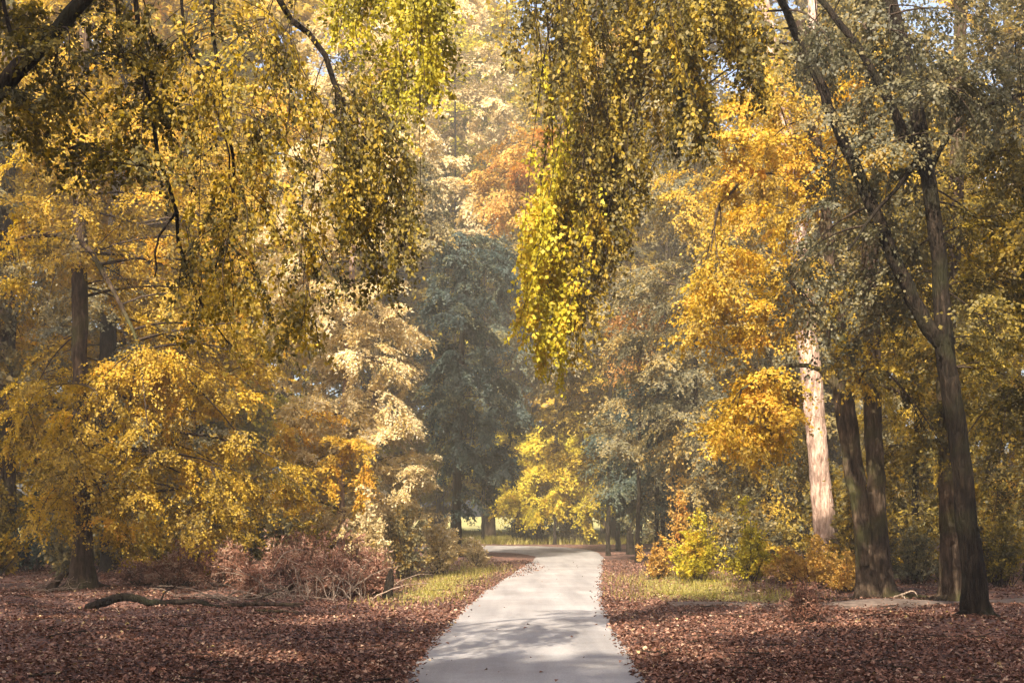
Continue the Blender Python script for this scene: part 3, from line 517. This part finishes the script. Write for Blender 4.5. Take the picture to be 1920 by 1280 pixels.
# far woodland, one mass
Lf = Leaves()
for mat_i in range(1):
    n = 260; a = rng.uniform(-75, 75, n); E = np.stack([a, rng.uniform(125, 150, n), rng.uniform(1, 34, n)], 1)
    S = E.copy(); S[:, 2] -= 2; S[:, 0] += rng.normal(0, 2, n)
    V, Fc, h, _ = sprays(S, E, 45000, .5, fol=4, twig=2.4, hue=(.5, .17, .1, .1)); Lf.add(V, Fc, h)
Lf.obj('far_woodland', M['grey'], None, np.zeros(3), kind='stuff', label='far hazy woodland closing the view behind the trees', cat='woodland')

# ------------------------------------------------------------------ shrubs, bracken, grass, litter
def bush(name, label, px, d, wpx, hpx, mat, leaves, hue, leaf=.07, n=40, cat='shrub', wr=.36, group=None, th=None, stem='twig', upb=1.0, droop=.15):
    b = gpt(px, d); W = wpx / F * d / 2; H = hpx / F * d; th = th or W * .8
    ph = rng.uniform(0, 6.28, n); u = rng.uniform(0, 1, n) ** .6; z = H * rng.uniform(.25, 1, n)
    sh = np.sqrt(np.clip(1.05 - (z / H) ** 2, .05, 1))
    lob = 1 + .28 * np.sin(2 * ph + rng.uniform(0, 6)) + .22 * np.sin(3 * ph + rng.uniform(0, 6)); sprout = np.where(rng.uniform(0, 1, n) < .18, rng.uniform(1.1, 1.4, n), 1)
    E = np.stack([np.cos(ph) * W * u * sh * lob * sprout, np.sin(ph) * th * u * sh * lob, z * rng.uniform(.7, 1.1, n) * sprout * (.8 + .25 * lob)], 1)
    S = E * np.array([.25, .25, 0]) + rng.normal(0, .05, (n, 3)) * np.array([1, 1, 0])
    V, Fc, h, (S, C, E) = sprays(S, E, leaves, leaf, arch=.15, fol=H * .75, twig=min(.4, H * .3), lpt=10, droop=droop, tilt=.8, hue=hue, wr=wr, upb=upb)
    wd = Wood(); t = np.linspace(0, 1, 5)[:, None]
    for s, c, e in zip(S, C, E): wd.tube(bez(s, c, e, t), np.linspace(.012, .003, 5), 4)
    r = link(name, None, None, b, label, cat, group)
    V[:, 2] = np.maximum(V[:, 2], .01)
    wd.obj('stems', M[stem], r, np.zeros(3), kind='stuff')
    link('foliage', mesh('foliage', V, Fc, M[mat], hue=h), r, kind='stuff'); return r
# right verge
bush('yellow_shrub', 'bright yellow-green shrub right of the lane, left of its twin', 1310, 38, 130, 115, 'lime', 7000, (.55, .16, .1, .12))
bush('yellow_shrub', 'bright yellow-green shrub right of the lane, beside the orange bush', 1405, 37, 110, 110, 'lime', 6500, (.48, .16, .1, .12))
bush('orange_shrub', 'low orange-brown bush in front of the pale trunk', 1535, 34.5, 150, 85, 'orange', 8000, (.45, .18, .1, .12), leaf=.055)
bush('orange_shrub', 'low straw-orange bush between the yellow shrubs and the pale trunk', 1475, 35.5, 110, 65, 'orange', 4500, (.4, .18, .1, .12), leaf=.055)
bush('orange_shrub', 'low orange bush touching the left foot of the three-stemmed beech', 1592, 33, 80, 75, 'orange', 3500, (.5, .18, .1, .12), leaf=.055)
bush('orange_sapling', 'slender orange-tipped sapling poking up beside the lane', 1275, 40, 60, 190, 'orange', 2500, (.55, .2, .1, .12), n=22)
bush('tawny_shrub', 'small tawny bush beside the lane at the start of the right verge', 1232, 40, 70, 55, 'orange', 2500, (.35, .2, .1, .12))
bush('dry_brush', 'dark dry brush tuft alone on the litter in front of the track', 1508, 24.2, 110, 75, 'bracken', 3500, (.3, .15, .1, .12), leaf=.07, wr=.12, n=60)
bush('under_shrub', 'dull olive undergrowth between the three-stemmed beech and the straight trunk', 1715, 37, 130, 110, 'grey', 5000, (.35, .16, .1, .1))
bush('under_shrub', 'dull brown-gold undergrowth at the foot of the right edge trees', 1880, 35, 150, 120, 'olive', 6000, (.42, .16, .1, .1))
bush('grey_shrub', 'grey-brown bush between the thin trunks and the yellow shrubs', 1350, 46, 140, 110, 'grey', 5000, (.5, .2, .1, .1), leaf=.08)
# left verge
bush('white_leaf_shrub', 'silvery pale shrub leaning over the left verge near the lane', 822, 43, 100, 115, 'pale', 5500, (.5, .2, .1, .12), leaf=.08)
bush('silver_shrub', 'bluish silver leafed shrub in the middle of the left verge', 760, 40, 110, 150, 'grey', 6000, (.62, .18, .1, .12), leaf=.075)
bush('silver_shrub', 'silver-green shrub between the bracken and the bluish shrub', 685, 36, 120, 120, 'pale', 5500, (.35, .2, .1, .12), leaf=.075)
bush('pale_verge_shrub', 'small pale dry shrub nearest the lane bend on the left verge', 893, 50, 70, 42, 'pale', 3000, (.35, .2, .1, .12), leaf=.07)
bush('pale_verge_shrub', 'low pale yellowish shrub farthest along the left verge', 880, 60, 60, 32, 'pale', 2500, (.45, .2, .1, .12), leaf=.08)
bush('dark_hedge_shrub', 'dark green shrub at the end of the lane under the yellow trees', 1010, 87, 130, 70, 'blue', 5000, (.4, .2, .1, .1), leaf=.13)
bush('green_hedge_shrub', 'grey-green shrub at the end of the lane where it turns', 1075, 86, 90, 80, 'grey', 4000, (.5, .2, .1, .1), leaf=.13)
for k, (x, d, wpx, hpx, lab) in enumerate([(330, 36, 150, 75, 'low tawny bracken clump farthest left of the thicket'), (430, 34, 150, 100, 'reddish bracken clump left of centre in the thicket'),
        (530, 33, 140, 130, 'tall red-brown bracken clump under the golden sprays'), (620, 31.5, 140, 120, 'dense maroon bracken clump at the front of the thicket'), (700, 32, 90, 95, 'brown bracken clump at the lane end of the thicket'), (570, 37, 160, 120, 'dull bracken clump behind the maroon one'), (480, 31.5, 120, 70, 'low bracken clump in front of the red-brown one'), (660, 34.5, 130, 110, 'tawny bracken clump between the maroon one and the silver shrub'), (270, 38, 140, 70, 'dim low bracken clump behind the golden tree'), (385, 38, 150, 95, 'dim bracken clump behind the reddish one')]):
    bush('bracken', lab, x, d, wpx, hpx * .72, 'bracken', 4500, (.5 + .1 * (k < 2), .16, .12, .14), leaf=.11, wr=.12, n=70, group='bracken thicket on the left', upb=.5)
bush('left_undergrowth', 'dim grey-green undergrowth at the far left behind the golden tree', 60, 44, 240, 130, 'blue', 6000, (.4, .2, .1, .1), leaf=.1)
bush('left_undergrowth', 'dim brown undergrowth behind the fallen branch at the left', 290, 42, 240, 110, 'grey', 6000, (.4, .2, .1, .1), leaf=.09)

def copy_thing(r, x, y, sc, rz):
    c = r.copy(); COL.objects.link(c); c.location = (x, y, float(gz(x, y)) - .02); c.scale = (sc, sc, sc * rng.uniform(.8, 1.15)); c.rotation_euler.z = rz
    for ch in r.children:
        k = ch.copy(); COL.objects.link(k); k.parent = c
    return c
U = [bush('undergrowth_shrub', '', 960, 50, 190, 150, 'grey', 6500, (.45, .2, .1, .1), leaf=.13, n=60), bush('undergrowth_shrub', '', 960, 50, 190, 140, 'olive', 6500, (.55, .2, .1, .1), leaf=.13, n=60), bush('undergrowth_shrub', '', 960, 50, 190, 150, 'pale', 6000, (.3, .2, .1, .1), leaf=.13, n=60)]
under = [(-4.6, 47, 2), (-5.2, 52, 0), (-6.2, 46, 1), (-7.8, 50, 0), (-9.5, 47, 1), (-11, 52, 0), (-13, 46, 1), (-15, 50, 0), (-17.5, 46, 1), (-20, 50, 0), (-23, 48, 1), (-5, 57, 2), (-7.5, 60, 0), (-11, 62, 1), (-15, 60, 0), (-19, 62, 1), (-24, 60, 0), (-28, 55, 1),
         (8.2, 50, 0), (10, 54, 0), (10.6, 48, 1), (12.5, 46, 1), (13, 52, 0), (14.5, 44, 1), (16, 48, 0), (18, 45, 1), (20, 50, 0), (22, 46, 1), (9, 60, 0), (12, 64, 1), (16, 60, 0), (20, 62, 1), (24, 58, 0), (12.2, 39, 1), (14.6, 38.5, 0), (10.4, 42, 1), (7.5, 66, 0), (8.5, 72, 1), (-12.5, 40, 0), (-15, 41, 1), (-10.2, 41, 1)]
first = set(); ut = ['grey-olive', 'olive-gold', 'cream']
for x, y, p in under:
    if p in first: c = copy_thing(U[p], x, y, rng.uniform(.75, 1.3), rng.uniform(0, 6.28))
    else: c = U[p]; first.add(p); c.location = (x, y, float(gz(x, y)))
    sd = 'left' if x < 0 else 'right'
    c['label'] = '%s undergrowth shrub among the trees %s of the lane' % (ut[p], sd); c['group'] = '%s undergrowth %s of the lane' % (ut[p], sd)

def fallen(name, label, pts, d, mat='barkdark', cat='branch', twigs=()):
    """pts (px, height m, diameter m, extra depth)"""
    def conv(ps):
        P = np.array([[(p[0] - 960) / F * (d + p[3]), d + p[3], 0] for p in ps]); P[:, 2] = gz(P[:, 0], P[:, 1]) + np.array([p[1] for p in ps]); return P, np.array([p[2] / 2 for p in ps])
    P, R = conv(pts); base = P[0].copy(); base[2] = float(gz(base[0], base[1]))
    r = link(name, None, None, base, label, cat)
    def one(nm, P, R, i):
        n = max(10, len(P) * 5); w_ = Wood(); Ps = spline(P, n); Ps += rng.normal(0, .006, Ps.shape); w_.tube(Ps, np.interp(np.linspace(0, len(P) - 1, n), np.arange(len(P)), R), 9, .12, seed=i + 5); w_.obj(nm, M[mat], r, base)
    one('trunk', P, R, 0)
    for i, tpts in enumerate(twigs): Pt, Rt = conv(tpts); one('side_branch', Pt, Rt, i + 1)
fallen('fallen_branch', 'dark arched fallen branch lying on the litter at the left', [(160, .05, .16, 0), (190, .16, .17, 0), (225, .25, .16, 0), (255, .22, .15, .1), (280, .11, .13, .2), (320, .10, .11, .4), (370, .13, .09, .6), (390, .11, .06, .8)], 27.6,
       twigs=[[(330, .1, .09, .4), (365, .12, .07, .1), (395, .06, .06, -.2), (425, .03, .05, -.4)], [(300, .1, .05, .3), (310, .3, .03, .5), (330, .42, .02, .8)]])
fallen('fallen_branch', 'thin forked fallen branch in front of the bracken thicket', [(420, .06, .09, 0), (470, .12, .08, .2), (520, .1, .07, .4), (570, .08, .05, .3)], 28, mat='bark',
       twigs=[[(470, .1, .06, .2), (500, .3, .04, .5), (540, .42, .03, .9)], [(480, .04, .06, -1), (530, .05, .05, -1.1), (560, .04, .04, -1.2)]])
fallen('dead_branch', 'pale bare dead branch arching out of the bracken', [(500, .3, .035, .6), (530, .9, .032, .7), (560, 1.02, .025, .7), (580, .95, .015, .8)], 31.5, mat='twigpale', twigs=[[(530, .88, .022, .7), (560, .7, .018, .5), (600, .8, .014, .4), (615, .65, .01, .4)]])
fallen('dead_branch', 'small pale dead branch lying by the three-stemmed beech', [(1672, .03, .05, 0), (1690, .12, .045, -.3), (1712, .2, .03, -.4), (1720, .1, .02, -.4)], 30.2, mat='twigpale', twigs=[[(1690, .12, .03, -.3), (1698, .03, .025, -.6)]])
fallen('dead_branch', 'dark fallen twig below the orange bush beside the track', [(1480, .03, .05, 0), (1505, .14, .045, .1), (1530, .1, .04, .2), (1556, .04, .025, .3)], 30.0, mat='barkdark', twigs=[[(1505, .14, .03, .1), (1520, .24, .02, .2)]])
def tangle(name, label, px, d, wpx, h, n):
    r0 = gpt(px, d); r = link(name, None, None, r0, label, 'branches'); wd = Wood(); W = wpx / F * d / 2; u = np.linspace(0, 1, 9)[:, None]
    for k in range(n):
        a = np.array([rng.uniform(-W, W), rng.uniform(-.6, .6), .02]); b = a + np.array([rng.normal(0, .8), rng.normal(0, .4), rng.uniform(-.05, h)]); c = (a + b) / 2 + np.array([rng.normal(0, .15), 0, rng.uniform(.1, h * .8)])
        b[2] = max(b[2], .05); rr = rng.uniform(.007, .02); p = bez(a, c, b, u); p[1:-1] += rng.normal(0, .012, (7, 3)); wd.tube(p, np.linspace(rr, .004, 9), 5)
    wd.obj('sticks', M['twigpale'], r, np.zeros(3), kind='stuff')
tangle('brushwood_tangle', 'tangle of bare pale sticks at the front of the bracken thicket', 600, 30.6, 230, .8, 46)
tangle('brushwood_tangle', 'low bare sticks strewn between the fallen branch and the bracken', 400, 30.5, 260, .35, 30)
tangle('brushwood_tangle', 'small heap of bare sticks by the trunk foot at the left', 110, 33, 110, .4, 16)
fallen('tree_stump', 'short broken grey stump at the lane end of the bracken', [(726, -.05, .32, 0), (728, .2, .22, 0), (731, .42, .2, 0), (733, .55, .15, .02), (734, .66, .05, .03)], 31.2, mat='barkdark', cat='stump')
fallen('dead_log', 'low mossy log at the foot of the golden tree at the left', [(90, .1, .2, 0), (110, .35, .16, .2), (118, .5, .1, .4)], 33, mat='bark', cat='log')

def litter():
    n = 205000
    y = 14 + 42 * rng.uniform(0, 1, n) ** 1.9; x = rng.uniform(-1, 1, n) * (.40 * y + 1)
    rx = road_x(y); dr = np.maximum(np.maximum(rx - 2.7 - x, x - rx), 0); on = (x > rx - 2.7) & (x < rx)
    e = np.minimum(x - (rx - 2.7), rx - x)
    left_cover = .7 * np.clip((1.0 * np.exp(-((y - 47) / 6) ** 2) - (x - rx + 2.7)) / .6, 0, 1)
    keep = np.where(on, rng.uniform(0, 1, n) < np.maximum(.75 * np.exp(-np.maximum(e, 0) / .05) + .002, left_cover), rng.uniform(0, 1, n) > .5 * verge_grass(x, y))
    keep &= ~((np.abs(y - 28.9 - .25 * np.sin(x * .3)) < .5) & (x > 3.4) & (rng.uniform(0, 1, n) < .8))
    x, y, on = x[keep], y[keep], on[keep]; m = len(x)
    z = gz(x, y) + np.where(on, .045, .012) + rng.uniform(0, .03, m) * ~on
    a = rng.uniform(0, 6.28, m); D = np.stack([np.cos(a), np.sin(a), rng.normal(0, .35, m)], 1); N = np.array([0, 0, 1.0]) + rng.normal(0, .45, (m, 3))
    V, Fc = leaf_geo(np.stack([x, y, z], 1), D, N, .054 * rng.uniform(.6, 1.5, m), .33, .18)
    cl = .5 + .5 * np.sin(x * .9 + 2 * np.sin(y * .5)) * np.cos(y * .7)
    h = np.clip(rng.beta(1.3, 2.5, m) + .16 * (cl - .5), .01, .99)
    link('leaf_litter', mesh('leaf_litter', V, Fc, M['litter'], hue=h), kind='stuff', label='reddish brown fallen leaves covering the forest floor', cat='leaves')
litter()
def twigs():
    wd = Wood()
    for k in range(260):
        y = 15 + 25 * rng.uniform() ** 1.5; x = rng.uniform(-1, 1) * (.38 * y); rx = road_x(y)
        if rx - 3.0 < x < rx + .3: continue
        a = rng.uniform(0, 6.28); L = rng.uniform(.15, .8); u = np.linspace(-.5, .5, 5)
        p = np.stack([x + np.cos(a) * L * u + rng.normal(0, .015, 5), y + np.sin(a) * L * u + rng.normal(0, .015, 5), 0 * u], 1); p[:, 2] = gz(p[:, 0], p[:, 1]) + .045 + rng.uniform(0, .02)
        wd.tube(p, np.linspace(.011, .004, 5) * rng.uniform(.6, 1.4), 4)
    wd.obj('fallen_twigs', M['twig'], None, np.zeros(3), kind='stuff', label='thin broken twigs scattered over the leaf litter', cat='twigs')
twigs()
def grass():
    n = 170000
    y = rng.uniform(26, 60, n); x = rng.uniform(-10, 10, n)
    far = rng.uniform(0, 1, n) < .3; y[far] = rng.uniform(84, 125, far.sum()); x[far] = rng.uniform(-16, 12, far.sum())
    k = rng.uniform(0, 1, n) < np.clip(verge_grass(x, y), 0, 1) ** 1.3 * np.where(y < 80, np.clip(.75 + .9 * np.sin(x * 2.3 + 1.7 * np.sin(y * 1.1)) * np.cos(y * 1.6 + x), .08, 1), 1); x, y, far = x[k], y[k], far[k]
    rx = road_x(y); k = ~((x > rx - 2.75) & (x < rx + .05) & (y < 75)); x, y, far = x[k], y[k], far[k]; m = len(x)
    hgt = rng.uniform(.05, .2, m) * np.where(far, 2.4, 1); a = rng.uniform(0, 6.28, m)
    b = np.stack([x, y, gz(x, y)], 1); lean = np.stack([np.cos(a), np.sin(a), 0 * a], 1) * (hgt * rng.uniform(.2, .8, m))[:, None]
    side = np.stack([-np.sin(a), np.cos(a), 0 * a], 1) * np.where(far, .03, .008)[:, None]
    V = np.stack([b - side, b + side, b + lean + np.array([0, 0, 1.0]) * hgt[:, None]], 1).reshape(-1, 3)
    link('grass', mesh('grass', V, np.arange(m * 3).reshape(-1, 3), M['grass'], hue=np.clip(rng.normal(.45, .2, m), .01, .99)), kind='stuff', label='yellowish grass along the verges and the meadow beyond the bend', cat='grass')
grass()

# ------------------------------------------------------------------ haze
def haze():
    x0, x1, y0, y1, z0, z1 = -80, 80, -12, 160, -1.2, 46
    V = [(x, y, z) for z in (z0, z1) for y in (y0, y1) for x in (x0, x1)]
    Fc = [(0, 2, 3, 1), (4, 5, 7, 6), (0, 1, 5, 4), (2, 6, 7, 3), (0, 4, 6, 2), (1, 3, 7, 5)]
    m, t, out = new_mat('haze'); v = t.nodes.new('ShaderNodeVolumePrincipled')
    v.inputs['Color'].default_value = (1.0, .9, .74, 1); v.inputs['Density'].default_value = .0017; v.inputs['Anisotropy'].default_value = .1
    t.links.new(v.outputs[0], out.inputs['Volume'])
    link('haze', mesh('haze', V, Fc, m), kind='stuff', label='thin pale autumn haze filling the wood', cat='haze')
haze()
